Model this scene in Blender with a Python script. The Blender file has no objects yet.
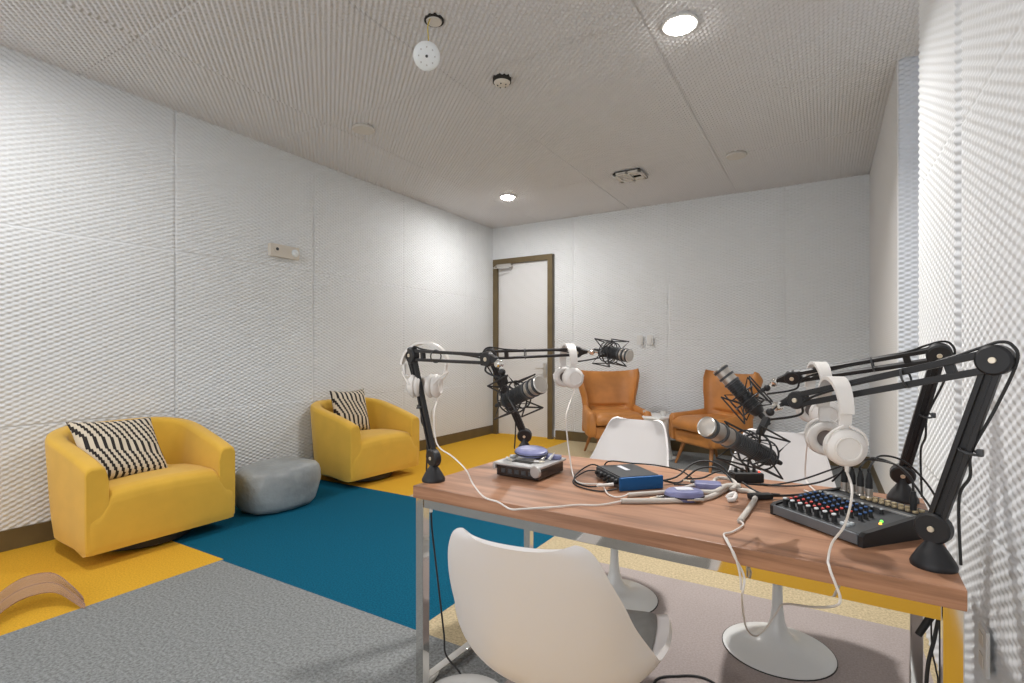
import bpy, bmesh, math, random
import numpy as np
from mathutils import Vector, Matrix, Euler
random.seed(4)
PI = math.pi
C = bpy.context.scene.collection

# ------------------------------------------------------------------ helpers
def V(*a): return Vector(a)
def TR(loc=(0,0,0), rz=0.0): return Matrix.Translation(Vector(loc)) @ Matrix.Rotation(rz, 4, 'Z')
def frame(origin, xaxis, up=(0,0,1)):
    x = Vector(xaxis).normalized(); z = Vector(up); z = (z - x*z.dot(x)).normalized(); y = z.cross(x)
    m = Matrix((x, y, z)).transposed().to_4x4(); m.translation = Vector(origin); return m

class MB:
    def __init__(s): s.v = []; s.f = []; s.uv = None
    def add(s, vs, fs, M=None):
        n = len(s.v)
        for p in vs:
            p = Vector(p); s.v.append(tuple(M @ p) if M is not None else tuple(p))
        s.f += [tuple(i+n for i in f) for f in fs]; return s
    def box(s, c, d, r=0.0, M=None, seg=2, taper=None):
        bm = bmesh.new(); bmesh.ops.create_cube(bm, size=1.0)
        for v in bm.verts:
            v.co = Vector((v.co.x*d[0], v.co.y*d[1], v.co.z*d[2]))
            if taper and v.co.z < 0: v.co.x *= taper; v.co.y *= taper
        if r > 0: bmesh.ops.bevel(bm, geom=bm.edges[:], offset=r, segments=seg, affect='EDGES', profile=0.5, clamp_overlap=True)
        T = Matrix.Translation(Vector(c)); T = M @ T if M is not None else T
        bm.verts.index_update()
        s.add([v.co.copy() for v in bm.verts], [[v.index for v in f.verts] for f in bm.faces], T); bm.free(); return s
    def loft(s, rings, M=None, caps=True, closed=False):
        n = len(rings[0]); vs = [p for r in rings for p in r]; fs = []
        m = len(rings)
        for i in range(m if closed else m-1):
            a = i*n; b = ((i+1) % m)*n
            for j in range(n):
                k = (j+1) % n; fs.append((a+j, a+k, b+k, b+j))
        if caps and not closed: fs.append(tuple(range(n-1, -1, -1))); fs.append(tuple((m-1)*n+j for j in range(n)))
        return s.add(vs, fs, M)
    def lathe(s, prof, M=None, n=32, sx=1.0, sy=1.0):
        return s.loft([[(r*math.cos(2*PI*k/n)*sx, r*math.sin(2*PI*k/n)*sy, z) for k in range(n)] for r, z in prof], M)
    def cyl(s, p0, p1, r0, r1=None, n=16):
        if r1 is None: r1 = r0
        return s.tube([p0, p1], [r0, r1], n=n, smooth=False)
    def tube(s, pts, r, n=8, smooth=True, sub=6, closed=False, flat=None):
        pts = [Vector(p) for p in pts]
        rad = list(r) if hasattr(r, '__len__') else [r]*len(pts)
        if smooth and len(pts) > 2:
            P = []; R = []; m = len(pts)
            rng = m if closed else m-1
            for i in range(rng):
                if closed: a, b, c, d = pts[(i-1) % m], pts[i], pts[(i+1) % m], pts[(i+2) % m]; ra, rb = rad[i], rad[(i+1) % m]
                else: a, b, c, d = pts[max(i-1,0)], pts[i], pts[i+1], pts[min(i+2,m-1)]; ra, rb = rad[i], rad[i+1]
                for k in range(sub):
                    t = k/sub
                    P.append(0.5*((2*b)+(c-a)*t+(2*a-5*b+4*c-d)*t*t+(3*b-a-3*c+d)*t**3)); R.append(ra+(rb-ra)*t)
            if not closed: P.append(pts[-1]); R.append(rad[-1])
            pts, rad = P, R
        m = len(pts); T = []
        for i in range(m):
            if closed: d = pts[(i+1) % m]-pts[i-1]
            else: d = pts[min(i+1,m-1)]-pts[max(i-1,0)]
            T.append(d.normalized() if d.length > 1e-9 else V(0,0,1))
        up = V(0,0,1) if abs(T[0].z) < 0.9 else V(1,0,0)
        N = (up - T[0]*up.dot(T[0])).normalized(); rings = []
        for i in range(m):
            N = (N - T[i]*N.dot(T[i])); N = N.normalized() if N.length > 1e-6 else T[i].orthogonal().normalized()
            B = T[i].cross(N); fx = flat or 1.0
            rings.append([pts[i] + N*(rad[i]*math.cos(2*PI*k/n)*fx) + B*(rad[i]*math.sin(2*PI*k/n)) for k in range(n)])
        return s.loft(rings, None, closed=closed)
    def bar(s, p0, p1, w, h, up=(0,0,1), r=0.0):
        p0 = Vector(p0); p1 = Vector(p1); L = (p1-p0).length
        return s.box((L/2,0,0), (L, w, h), r, frame(p0, p1-p0, up))
    def torus(s, c, axis, R, r, n=28, k=8, flat=None):
        M = frame(c, axis, (0,0,1) if abs(Vector(axis).normalized().z) < .9 else (1,0,0))
        return s.tube([M @ V(0, R*math.cos(2*PI*i/n), R*math.sin(2*PI*i/n)) for i in range(n)], r, n=k, smooth=False, closed=True, flat=flat)
    def disc(s, c, axis, r, t, n=24, ch=0.15):
        c = Vector(c); a = Vector(axis).normalized(); q = t*ch
        M = frame(c, a, (0,0,1) if abs(a.z) < .9 else (1,0,0)) @ Matrix.Rotation(PI/2, 4, 'Y')
        return s.lathe([(r-q, -t/2), (r, -t/2+q), (r, t/2-q), (r-q, t/2)], M, n)
    def ball(s, c, r, n=16, sc=(1,1,1), M=None):
        T = Matrix.Translation(Vector(c)) @ Matrix.Diagonal((sc[0], sc[1], sc[2], 1)); T = M @ T if M is not None else T
        k = n//2
        return s.lathe([(max(r*math.sin(PI*i/k), 1e-5), -r*math.cos(PI*i/k)) for i in range(k+1)], T, n)
    def sheet(s, fn, nu, nv, thick, M=None):
        """closed slab: fn(u,v) -> point, both in 0..1, thickness given along the numeric normal (may be fn)"""
        top = [[Vector(fn(i/nu, j/nv)) for j in range(nv+1)] for i in range(nu+1)]
        bot = []
        for i in range(nu+1):
            row = []
            for j in range(nv+1):
                a = top[min(i+1,nu)][j]-top[max(i-1,0)][j]; b = top[i][min(j+1,nv)]-top[i][max(j-1,0)]
                nn = a.cross(b); nn = nn.normalized() if nn.length > 1e-12 else V(0,0,1)
                th = thick(i/nu, j/nv) if callable(thick) else thick
                row.append(top[i][j]-nn*th)
            bot.append(row)
        W = nv+1; K = (nu+1)*W; vs = [p for r in top for p in r]+[p for r in bot for p in r]; fs = []
        for i in range(nu):
            for j in range(nv):
                a = i*W+j; fs.append((a, a+W, a+W+1, a+1)); fs.append((K+a, K+a+1, K+a+W+1, K+a+W))
        for i in range(nu):
            a = i*W; fs.append((a, K+a, K+a+W, a+W)); a = i*W+nv; fs.append((a, a+W, K+a+W, K+a))
        for j in range(nv):
            a = j; fs.append((a, a+1, K+a+1, K+a)); a = nu*W+j; fs.append((a, K+a, K+a+1, a+1))
        return s.add(vs, fs, M)
    def build(s, name, mat, parent=None, loc=None, sharp=38, subsurf=0, flat=False, uv=None):
        me = bpy.data.meshes.new(name); org = Vector(loc) if loc is not None else V(0,0,0)
        me.from_pydata([tuple(Vector(p)-org) for p in s.v], [], s.f)
        bm = bmesh.new(); bm.from_mesh(me); bmesh.ops.recalc_face_normals(bm, faces=bm.faces)
        if uv:
            L = bm.loops.layers.uv.new('UVMap')
            for fc in bm.faces:
                for lp in fc.loops: lp[L].uv = uv(lp.vert.co)
        bm.to_mesh(me); bm.free()
        if not flat:
            me.polygons.foreach_set('use_smooth', [True]*len(me.polygons)); me.set_sharp_from_angle(angle=math.radians(sharp))
        wn = sharp < 60
        me.materials.append(mat); me.update()
        o = bpy.data.objects.new(name, me); C.objects.link(o); o.location = org
        if parent is not None: o.parent = parent
        if not flat and wn:
            md = o.modifiers.new('normals', 'WEIGHTED_NORMAL'); md.keep_sharp = True; md.weight = 100
        if subsurf:
            md = o.modifiers.new('smooth', 'SUBSURF'); md.levels = subsurf; md.render_levels = subsurf
        return o

def tag(o, label=None, cat=None, group=None, kind=None):
    if label: o['label'] = label
    if cat: o['category'] = cat
    if group: o['group'] = group
    if kind: o['kind'] = kind
    return o
def thing(name, label, cat, loc=(0,0,0), rz=0.0, group=None):
    o = bpy.data.objects.new(name, None); C.objects.link(o); o.location = loc; o.rotation_euler = (0,0,rz)
    o.empty_display_size = 0.05
    return tag(o, label, cat, group)
def copy_tree(o, parent=None):
    c = o.copy(); C.objects.link(c); c.parent = parent
    for ch in [x for x in bpy.data.objects if x.parent == o]: copy_tree(ch, c)
    return c
def lb(o, text): o['label'] = text; return o

# ------------------------------------------------------------------ materials
def mat(name, color, rough=0.5, metal=0.0, spec=0.5, bump=None, noise=None, sheen=0, emit=None, alpha=1.0, trans=0, coat=0):
    m = bpy.data.materials.new(name); m.use_nodes = True; nt = m.node_tree; b = nt.nodes['Principled BSDF']
    b.inputs['Base Color'].default_value = (*color, 1); b.inputs['Roughness'].default_value = rough
    b.inputs['Metallic'].default_value = metal; b.inputs['Specular IOR Level'].default_value = spec
    b.inputs['Alpha'].default_value = alpha; b.inputs['Transmission Weight'].default_value = trans
    b.inputs['Coat Weight'].default_value = coat
    if sheen: b.inputs['Sheen Weight'].default_value = sheen; b.inputs['Sheen Roughness'].default_value = .5
    if emit: b.inputs['Emission Color'].default_value = (*emit[0], 1); b.inputs['Emission Strength'].default_value = emit[1]
    tc = nt.nodes.new('ShaderNodeTexCoord')
    if noise:   # (scale, amount, detail) mottling of the base colour
        n = nt.nodes.new('ShaderNodeTexNoise'); n.inputs['Scale'].default_value = noise[0]; n.inputs['Detail'].default_value = noise[2] if len(noise) > 2 else 3
        nt.links.new(tc.outputs['Object'], n.inputs['Vector'])
        r = nt.nodes.new('ShaderNodeValToRGB'); a = noise[1]
        r.color_ramp.elements[0].position = .3; r.color_ramp.elements[1].position = .7
        r.color_ramp.elements[0].color = (*[max(c*(1-a),0) for c in color], 1); r.color_ramp.elements[1].color = (*[min(c*(1+a),1) for c in color], 1)
        nt.links.new(n.outputs['Fac'], r.inputs['Fac']); nt.links.new(r.outputs['Color'], b.inputs['Base Color'])
    if bump:    # (scale, strength, distance)
        n2 = nt.nodes.new('ShaderNodeTexNoise'); n2.inputs['Scale'].default_value = bump[0]; n2.inputs['Detail'].default_value = 3
        nt.links.new(tc.outputs['Object'], n2.inputs['Vector'])
        bp = nt.nodes.new('ShaderNodeBump'); bp.inputs['Strength'].default_value = bump[1]; bp.inputs['Distance'].default_value = bump[2]
        nt.links.new(n2.outputs['Fac'], bp.inputs['Height']); nt.links.new(bp.outputs['Normal'], b.inputs['Normal'])
    return m

M = {}
M['foam'] = mat('acoustic_foam', (.75,.77,.79), .95, spec=.1)
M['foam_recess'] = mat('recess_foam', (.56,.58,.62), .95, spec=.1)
M['foam_ceiling'] = mat('ceiling_foam', (.64,.64,.66), .38, spec=.5)
M['bronze'] = mat('bronze_paint', (.135,.098,.045), .45, noise=(6,.12))
M['door'] = mat('white_foam_door', (.70,.70,.705), .9, spec=.1)
M['velvet'] = mat('yellow_velvet', (.72,.43,.055), .85, spec=.2, sheen=.25, noise=(7,.05,4), bump=(260,.18,.002))
M['leather'] = mat('tan_leather', (.50,.205,.052), .45, spec=.5, noise=(6,.14), bump=(90,.12,.002))
M['wood_leg'] = mat('oak_leg', (.36,.15,.045), .45, noise=(14,.2))
M['swivel'] = mat('dark_swivel_base', (.02,.017,.014), .5)
M['vinyl'] = mat('grey_vinyl', (.30,.32,.325), .38, spec=.5, noise=(5,.22,4), bump=(11,.5,.02))
M['plastic'] = mat('white_plastic', (.70,.675,.67), .32, spec=.5)
M['base_white'] = mat('white_lacquer', (.70,.71,.70), .25, spec=.5, coat=.2)
M['cushion'] = mat('grey_seat_pad', (.21,.21,.20), .6, noise=(40,.06))
M['chrome'] = mat('chrome', (.74,.72,.69), .07, metal=1.0)
M['steel'] = mat('steel', (.62,.6,.57), .28, metal=1.0)
M['black'] = mat('black_metal', (.018,.018,.02), .42, spec=.4)
M['rubber'] = mat('black_rubber', (.014,.014,.015), .6)
M['mic_body'] = mat('mic_body', (.035,.037,.04), .42, metal=.3)
M['grille'] = mat('mic_grille', (.44,.40,.36), .38, metal=.85, bump=(900,.5,.001))
M['brass'] = mat('bolt', (.78,.70,.56), .35, metal=.6)
M['hp'] = mat('white_headphone', (.76,.73,.70), .35, spec=.5)
M['hp_pad'] = mat('headphone_pad', (.66,.63,.60), .65)
M['hp_grey'] = mat('headphone_mesh', (.22,.19,.18), .8)
M['cable_white'] = mat('white_cable', (.74,.70,.66), .5)
M['cable_black'] = mat('black_cable', (.012,.012,.013), .5)
M['sleeve'] = mat('grey_sleeve', (.56,.52,.47), .65, bump=(300,.3,.002))
M['ghost_tan'] = mat('translucent_tan', (.40,.24,.17), .6, alpha=.5)
M['blue'] = mat('blue_aluminium', (.008,.10,.30), .35, metal=.35)
M['graphite'] = mat('graphite', (.055,.058,.062), .42, metal=.2)
M['silver'] = mat('silver_shell', (.52,.51,.50), .35, metal=.5)
M['smoke'] = mat('smoky_black', (.02,.014,.012), .12, spec=.6)
M['pouch'] = mat('violet_pouch', (.19,.20,.37), .4, noise=(30,.15))
M['label'] = mat('paper_label', (.66,.67,.72), .6)
M['mixer'] = mat('mixer_dark', (.035,.038,.042), .5)
M['mixer_edge'] = mat('mixer_edge', (.15,.165,.18), .4, metal=.3)
M['k_white'] = mat('knob_white', (.62,.66,.68), .5)
M['k_red'] = mat('knob_red', (.62,.05,.04), .45)
M['k_blue'] = mat('knob_blue', (.02,.09,.26), .45)
M['led_g'] = mat('led_green', (.1,.7,.08), .4, emit=((.2,1,.1), 1.5))
M['led_o'] = mat('led_orange', (.8,.4,.05), .4, emit=((1,.5,.1), 1.5))
M['led_r'] = mat('led_red', (.8,.05,.03), .4, emit=((1,.1,.05), 1.5))
M['cream'] = mat('cream_plastic', (.66,.61,.54), .5)
M['gold'] = mat('gold_ring', (.72,.58,.36), .35, metal=.5)
M['white_paint'] = mat('white_fixture', (.72,.72,.71), .5)
M['ceil_disc'] = mat('ceiling_disc', (.60,.57,.53), .6)
M['clear'] = mat('frosted_disc', (.80,.84,.86), .2, spec=.6)
M['yellow_cord'] = mat('yellow_cord', (.70,.55,.12), .5)
M['lens'] = mat('lamp_lens', (1,1,1), .4, emit=((1,.97,.92), 38.0))
M['dark'] = mat('dark_gap', (.02,.018,.015), .9)
M['stool'] = mat('white_molded', (.80,.80,.795), .5)

def wood_mat():
    m = bpy.data.materials.new('walnut_laminate'); m.use_nodes = True; nt = m.node_tree; b = nt.nodes['Principled BSDF']
    tc = nt.nodes.new('ShaderNodeTexCoord'); mp = nt.nodes.new('ShaderNodeMapping'); mp.inputs['Scale'].default_value = (1.0, 13.0, 22.0)
    nt.links.new(tc.outputs['Object'], mp.inputs['Vector'])
    n = nt.nodes.new('ShaderNodeTexNoise'); n.inputs['Scale'].default_value = 1.6; n.inputs['Detail'].default_value = 7; n.inputs['Roughness'].default_value = .62; n.inputs['Distortion'].default_value = .4
    nt.links.new(mp.outputs['Vector'], n.inputs['Vector'])
    r = nt.nodes.new('ShaderNodeValToRGB'); e = r.color_ramp.elements
    e[0].position = .28; e[0].color = (.17,.078,.040,1); e[1].position = .74; e[1].color = (.52,.28,.165,1)
    x = r.color_ramp.elements.new(.52); x.color = (.39,.195,.11,1)
    nt.links.new(n.outputs['Fac'], r.inputs['Fac']); nt.links.new(r.outputs['Color'], b.inputs['Base Color'])
    b.inputs['Roughness'].default_value = .42; b.inputs['Specular IOR Level'].default_value = .5
    return m
M['wood'] = wood_mat()

def carpet(name, c, a=.22, s=1.0):
    m = bpy.data.materials.new(name); m.use_nodes = True; nt = m.node_tree; b = nt.nodes['Principled BSDF']
    tc = nt.nodes.new('ShaderNodeTexCoord')
    n = nt.nodes.new('ShaderNodeTexNoise'); n.inputs['Scale'].default_value = 120*s; n.inputs['Detail'].default_value = 4; n.inputs['Roughness'].default_value = .7
    nt.links.new(tc.outputs['Object'], n.inputs['Vector'])
    r = nt.nodes.new('ShaderNodeValToRGB'); r.color_ramp.elements[0].position = .36; r.color_ramp.elements[1].position = .64
    r.color_ramp.elements[0].color = (*[k*(1-a) for k in c], 1); r.color_ramp.elements[1].color = (*[min(k*(1+a),1) for k in c], 1)
    nt.links.new(n.outputs['Fac'], r.inputs['Fac']); nt.links.new(r.outputs['Color'], b.inputs['Base Color'])
    bp = nt.nodes.new('ShaderNodeBump'); bp.inputs['Strength'].default_value = .5; bp.inputs['Distance'].default_value = .004
    nt.links.new(n.outputs['Fac'], bp.inputs['Height']); nt.links.new(bp.outputs['Normal'], b.inputs['Normal'])
    b.inputs['Roughness'].default_value = .95; b.inputs['Specular IOR Level'].default_value = .1
    return m
M['c_yellow'] = carpet('yellow_carpet', (.66,.37,.035), .14)
M['c_teal'] = carpet('teal_carpet', (.004,.095,.165), .3)
M['c_grey'] = carpet('grey_carpet', (.235,.245,.245), .34, .7)
M['c_beige'] = carpet('beige_carpet', (.50,.41,.26), .24, .7)
M['c_mauve'] = carpet('taupe_carpet', (.38,.33,.315), .12)

def pillow_mat():
    m = bpy.data.materials.new('zigzag_pillow_fabric'); m.use_nodes = True; nt = m.node_tree; b = nt.nodes['Principled BSDF']
    def mth(op, a, bb=None, c=None):
        n = nt.nodes.new('ShaderNodeMath'); n.operation = op
        for i, x in enumerate((a, bb, c)):
            if x is None: continue
            if isinstance(x, (int, float)): n.inputs[i].default_value = x
            else: nt.links.new(x, n.inputs[i])
        return n.outputs[0]
    uvn = nt.nodes.new('ShaderNodeUVMap'); sp = nt.nodes.new('ShaderNodeSeparateXYZ'); nt.links.new(uvn.outputs['UV'], sp.inputs[0])
    u, v = sp.outputs[0], sp.outputs[1]
    # staircase: shift grows in steps, then rests, then grows again
    vv = mth('ADD', v, mth('MULTIPLY', u, .30))
    st = mth('MULTIPLY', mth('FLOOR', mth('MULTIPLY', mth('MAXIMUM', mth('SUBTRACT', mth('FRACT', mth('MULTIPLY', vv, 1.9)), .30), 0.0), 11.42)), .017)
    st = mth('ADD', st, mth('MULTIPLY', mth('FLOOR', mth('MULTIPLY', vv, 1.9)), .136))
    ph = mth('FRACT', mth('MULTIPLY', mth('ADD', u, st), 12.0))
    lines = mth('GREATER_THAN', ph, .56)
    mx = nt.nodes.new('ShaderNodeMix'); mx.data_type = 'RGBA'
    mx.inputs[6].default_value = (.66,.58,.46,1); mx.inputs[7].default_value = (.022,.018,.018,1)
    nt.links.new(lines, mx.inputs[0]); nt.links.new(mx.outputs[2], b.inputs['Base Color'])
    b.inputs['Roughness'].default_value = .9
    return m
M['pillow'] = pillow_mat()

# ------------------------------------------------------------------ room shell
XL, YB, ZC = -4.27, 6.54, 3.07          # left wall, back wall, ceiling
def foam(name, org, ud, vd, W, H, seams_u=(), seams_v=(), A=.011, su=.00825, sv=.0052, m=None, pu=.033, pv=.0155, depth=.05, step_u=None, lift=None, parent=None):
    """egg-crate acoustic foam: org is a corner of the wall plane, ud x vd points into the room"""
    ud = np.array(ud, float); vd = np.array(vd, float); nn = np.cross(ud, vd)
    nu = max(int(round(W/su)), 1); nv = max(int(round(H/sv)), 1)
    U, Vv = np.meshgrid(np.linspace(0, W, nu+1), np.linspace(0, H, nv+1), indexing='ij')
    rng = np.random.RandomState(len(name)+nu)
    iu = np.zeros(U.shape, int); iv = np.zeros(U.shape, int)
    for s in seams_u: iu += (U > s)
    for s in seams_v: iv += (Vv > s)
    off1 = rng.rand(12, 12)*.03; off2 = rng.rand(12, 12)*.015
    ou = off1[iu, iv]; ov = off2[iu, iv]
    h = A*(.5+.5*np.cos(PI*(U+ou)/pu)*np.cos(PI*(Vv+ov)/pv))
    lvl = rng.rand(12, 12)*.006; h += lvl[iu, iv]
    for s in seams_u: h = np.where(np.abs(U-s) < su*.55, -.002, h)
    for s in seams_v: h = np.where(np.abs(Vv-s) < sv*.55, h*.35, h)
    if lift is not None: h = h + lift(U, Vv)
    P = np.array(org, float)[None, None, :] + U[..., None]*ud + Vv[..., None]*vd + h[..., None]*nn
    # border ring dropped back to give the slab its thickness, plus a back face
    B = np.array(org, float)[None, :] + np.array([[0,0],[W,0],[W,H],[0,H]]) @ np.array([ud, vd]) - depth*nn
    co = np.concatenate([P.reshape(-1, 3), B]); K = P.shape[0]*P.shape[1]; Wd = nv+1
    i, j = np.meshgrid(np.arange(nu), np.arange(nv), indexing='ij'); a = (i*Wd+j).ravel()
    q = np.stack([a, a+Wd, a+Wd+1, a+1], 1)
    faces = q.ravel().tolist(); tot = [4]*len(q)
    e_v0 = [x*Wd for x in range(nu+1)]; e_v1 = [x*Wd+nv for x in range(nu+1)]; e_u0 = list(range(Wd)); e_u1 = [nu*Wd+x for x in range(Wd)]
    for ring in ([K, K+1]+e_v0[::-1], [K+2, K+3]+e_v1, [K+3, K]+e_u0, [K+1, K+2]+e_u1[::-1], [K+3, K+2, K+1, K]):
        faces += ring; tot.append(len(ring))
    me = bpy.data.meshes.new(name); me.vertices.add(len(co)); me.vertices.foreach_set('co', co.ravel())
    me.loops.add(len(faces)); me.loops.foreach_set('vertex_index', faces)
    st = np.concatenate([[0], np.cumsum(tot)[:-1]]); me.polygons.add(len(tot)); me.polygons.foreach_set('loop_start', st.astype(np.int32))
    sm = np.ones(len(tot), bool); sm[-5:] = False; me.polygons.foreach_set('use_smooth', sm)
    me.update(calc_edges=True); me.validate()
    me.materials.append(m or M['foam']); o = bpy.data.objects.new(name, me); C.objects.link(o)
    if parent is not None: o.parent = parent
    else: o['kind'] = 'structure'
    return o

def st(name, mb, m, **k):
    o = mb.build(name, m, **k); o['kind'] = 'structure'; return o

# floor: one slab with carpet regions
fb = MB(); regions = []
def reg(x0, x1, y0, y1, key): regions.append((x0, x1, y0, y1, key))
Y0 = -2.2
reg(-4.35,-3.0,Y0,1.735,'c_yellow'); reg(-3.0,-1.0,Y0,1.72,'c_grey'); reg(-1.0,.34,1.12,1.72,'c_mauve'); reg(-1.0,.9,Y0,1.12,'c_yellow'); reg(.9,1.4,Y0,1.12,'c_beige'); reg(.34,1.4,1.12,2.82,'c_beige')
reg(-4.35,-1.52,1.735,3.30,'c_teal'); reg(-1.52,-1.22,1.72,2.82,'c_beige'); reg(-1.22,.34,1.72,2.82,'c_mauve'); reg(-1.52,1.4,2.82,3.30,'c_beige')
reg(-4.35,-3.0,3.30,6.7,'c_yellow'); reg(-3.0,-1.9,3.30,6.7,'c_beige'); reg(-1.9,1.4,3.30,5.0,'c_beige'); reg(-1.9,1.4,5.0,6.7,'c_grey')
reg(-3.0,-1.52,1.72,1.735,'c_teal')
keys = ['c_yellow','c_teal','c_grey','c_beige','c_mauve']
me = bpy.data.meshes.new('floor'); vs = []; fs = []; mi = []
for (x0,x1,y0,y1,k) in regions:
    n = len(vs); vs += [(x0,y0,0),(x1,y0,0),(x1,y1,0),(x0,y1,0)]; fs.append((n,n+1,n+2,n+3)); mi.append(keys.index(k))
n = len(vs); vs += [(-4.35,Y0,-.1),(1.4,Y0,-.1),(1.4,6.7,-.1),(-4.35,6.7,-.1),(-4.35,Y0,-.002),(1.4,Y0,-.002),(1.4,6.7,-.002),(-4.35,6.7,-.002)]
for q in ((0,3,2,1),(4,5,6,7),(0,1,5,4),(1,2,6,5),(2,3,7,6),(3,0,4,7)): fs.append(tuple(n+i for i in q)); mi.append(2)
me.from_pydata(vs, [], fs)
for k in keys: me.materials.append(M[k])
me.polygons.foreach_set('material_index', mi); me.update()
fo = bpy.data.objects.new('floor', me); C.objects.link(fo); fo['kind'] = 'structure'

BZ = .125   # baseboard height
foam('wall_left', (XL, Y0, BZ), (0,1,0), (0,0,1), YB-Y0, ZC-BZ, seams_u=[y-Y0 for y in (-.4,.84,2.09,3.35,4.61,5.83)], seams_v=[.75-BZ,1.98-BZ])
foam('wall_back', (XL+1.04, YB, BZ), (1,0,0), (0,0,1), .44-XL-1.04, ZC-BZ, seams_u=[x-(XL+1.04) for x in (-2.94,-1.67,-.38)], seams_v=[z-BZ for z in (.75,1.36,2.03,2.62)], su=.0092)
foam('wall_back', (XL, YB, 2.585), (1,0,0), (0,0,1), 1.04, ZC-2.585, su=.0092, seams_u=[.62])
foam('ceiling', (XL, YB, ZC), (1,0,0), (0,-1,0), .75-XL, YB-.45, seams_u=[x-XL for x in (-3.46,-2.16,-.87)], seams_v=[YB-y for y in (1.5,2.85,4.05,5.25)], m=M['foam_ceiling'], A=.017, pu=.023, pv=.019, su=.0066, sv=.0058)
st('ceiling', MB().box((-1.5, -.85, ZC+.05), (5.7, 2.62, .1)), M['foam_ceiling'], flat=True)
# near right wall, its end, the recess and the boxed-out rear wall
XR = .385; YE = 2.98
foam('wall_right', (XR, YE, 0), (0,-1,0), (0,0,1), YE-.9, ZC, seams_u=[YE-2.2], seams_v=[.72,1.94], A=.0075, su=.0075, depth=.06,
     lift=lambda U, W: np.where(U < YE-2.2, .012, 0.0))
st('wall_right', MB().box((XR+.03, -.66, ZC/2), (.06, 3.08, ZC)), M['foam'], flat=True)
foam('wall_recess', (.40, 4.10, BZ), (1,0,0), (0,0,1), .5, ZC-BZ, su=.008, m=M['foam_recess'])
st('wall_recess', MB().box((.95, 3.5, ZC/2), (.1, 1.4, ZC)), M['foam'], flat=True)
foam('wall_right_rear', (.40, YB, BZ), (0,-1,0), (0,0,1), YB-4.10, ZC-BZ, A=.004, su=.0085, m=M['door'])
# baseboards
st('baseboard_left', MB().box((XL-.005, (YB+Y0)/2, BZ/2), (.05, YB-Y0, BZ), .003), M['bronze'])
st('baseboard_back', MB().box(((XL+1.05+.40)/2, YB+.002, BZ/2), (.40-XL-1.05, .05, BZ), .003), M['bronze'])
st('baseboard_right', MB().box((.41, (YB+4.1)/2, BZ/2), (.03, YB-4.1, BZ), .003), M['bronze'])
st('baseboard_recess', MB().box((.65, 4.11, BZ/2), (.5, .03, BZ), .003), M['bronze'])

# door in the back wall
dr = thing('door_1', 'white foam faced door in a bronze frame in the far left corner', 'door', (XL+.04, YB, 0)); dr['kind'] = 'structure'
def W2(mb, name, m, par, loc, **k):    # mesh written in world coordinates, parent at loc without rotation
    for i, p in enumerate(mb.v): mb.v[i] = (p[0]-loc[0], p[1]-loc[1], p[2]-loc[2])
    return mb.build(name, m, par, **k)
L0 = (XL+.04, YB, 0)
fr = MB(); fr.box((XL+.075, YB-.01, 1.285), (.07,.09,2.57), .004); fr.box((XL+.985, YB-.01, 1.285), (.075,.09,2.57), .004); fr.box((XL+.53, YB-.01, 2.545), (.985,.085,.075), .004)
W2(fr, 'door_frame', M['bronze'], dr, L0)
leaf = foam('door_leaf', (XL+.112, YB-.0, .012), (1,0,0), (0,0,1), .836, 2.494, A=.005, su=.009, m=M['door'], depth=.03, parent=dr); leaf.location = (-L0[0], -L0[1], 0)
hd = MB(); hd.box((XL+.895, YB-.028, .965), (.05,.014,.19), .004); hd.bar((XL+.895,YB-.03,.985), (XL+.895,YB-.075,.985), .018,.018); hd.bar((XL+.90,YB-.07,.985), (XL+.77,YB-.07,.985), .02,.018, r=.006)
W2(hd, 'door_handle', M['steel'], dr, L0)
cl = MB(); cl.box((XL+.26, YB-.075, 2.47), (.25,.06,.055), .008)
dc = W2(cl, 'door_closer', M['steel'], dr, L0)
ca = MB(); ca.bar((XL+.36,YB-.12,2.43), (XL+.14,YB-.19,2.43), .02,.012, r=.003); ca.bar((XL+.14,YB-.19,2.432), (XL+.11,YB-.05,2.50), .018,.01, r=.003)
W2(ca, 'closer_arm', M['steel'], dc, L0)

# ------------------------------------------------------------------ wall and ceiling fittings
def downlight(x, y, lit, label):
    t = thing('ceiling_downlight', label, 'ceiling light', (x, y, ZC-.012))
    MB().lathe([(.082,.03),(.098,-.004),(.10,-.014),(.092,-.018),(.078,-.014),(.076,.0)], None, 40).build('trim_ring', M['white_paint'], t)
    MB().lathe([(.0001,-.046),(.03,-.044),(.055,-.038),(.070,-.026),(.077,-.010),(.077,.004)], None, 40).build('lens', M['lens'], t)
    return t
downlight(-.70, 3.0, 1, 'glowing round recessed downlight nearest the camera, by the bright foam patch')
downlight(-3.22, 5.26, 1, 'glowing round recessed downlight far off by the door corner')
def speaker_disc(x, y, label):
    t = thing('ceiling_speaker', label, 'ceiling speaker', (x, y, ZC-.018))
    MB().lathe([(.08,.02),(.093,-.008),(.088,-.018),(.078,-.020)], None, 36).build('rim', M['ceil_disc'], t)
    MB().lathe([(.0001,-.020),(.05,-.019),(.079,-.016),(.079,.0)], None, 36).build('cover', M['ceil_disc'], t)
speaker_disc(-3.26, 3.05, 'unlit flush round white disc in the ceiling above the far yellow armchair')
speaker_disc(-.71, 5.25, 'unlit flush round white disc in the ceiling to the right of the air vent')
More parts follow.
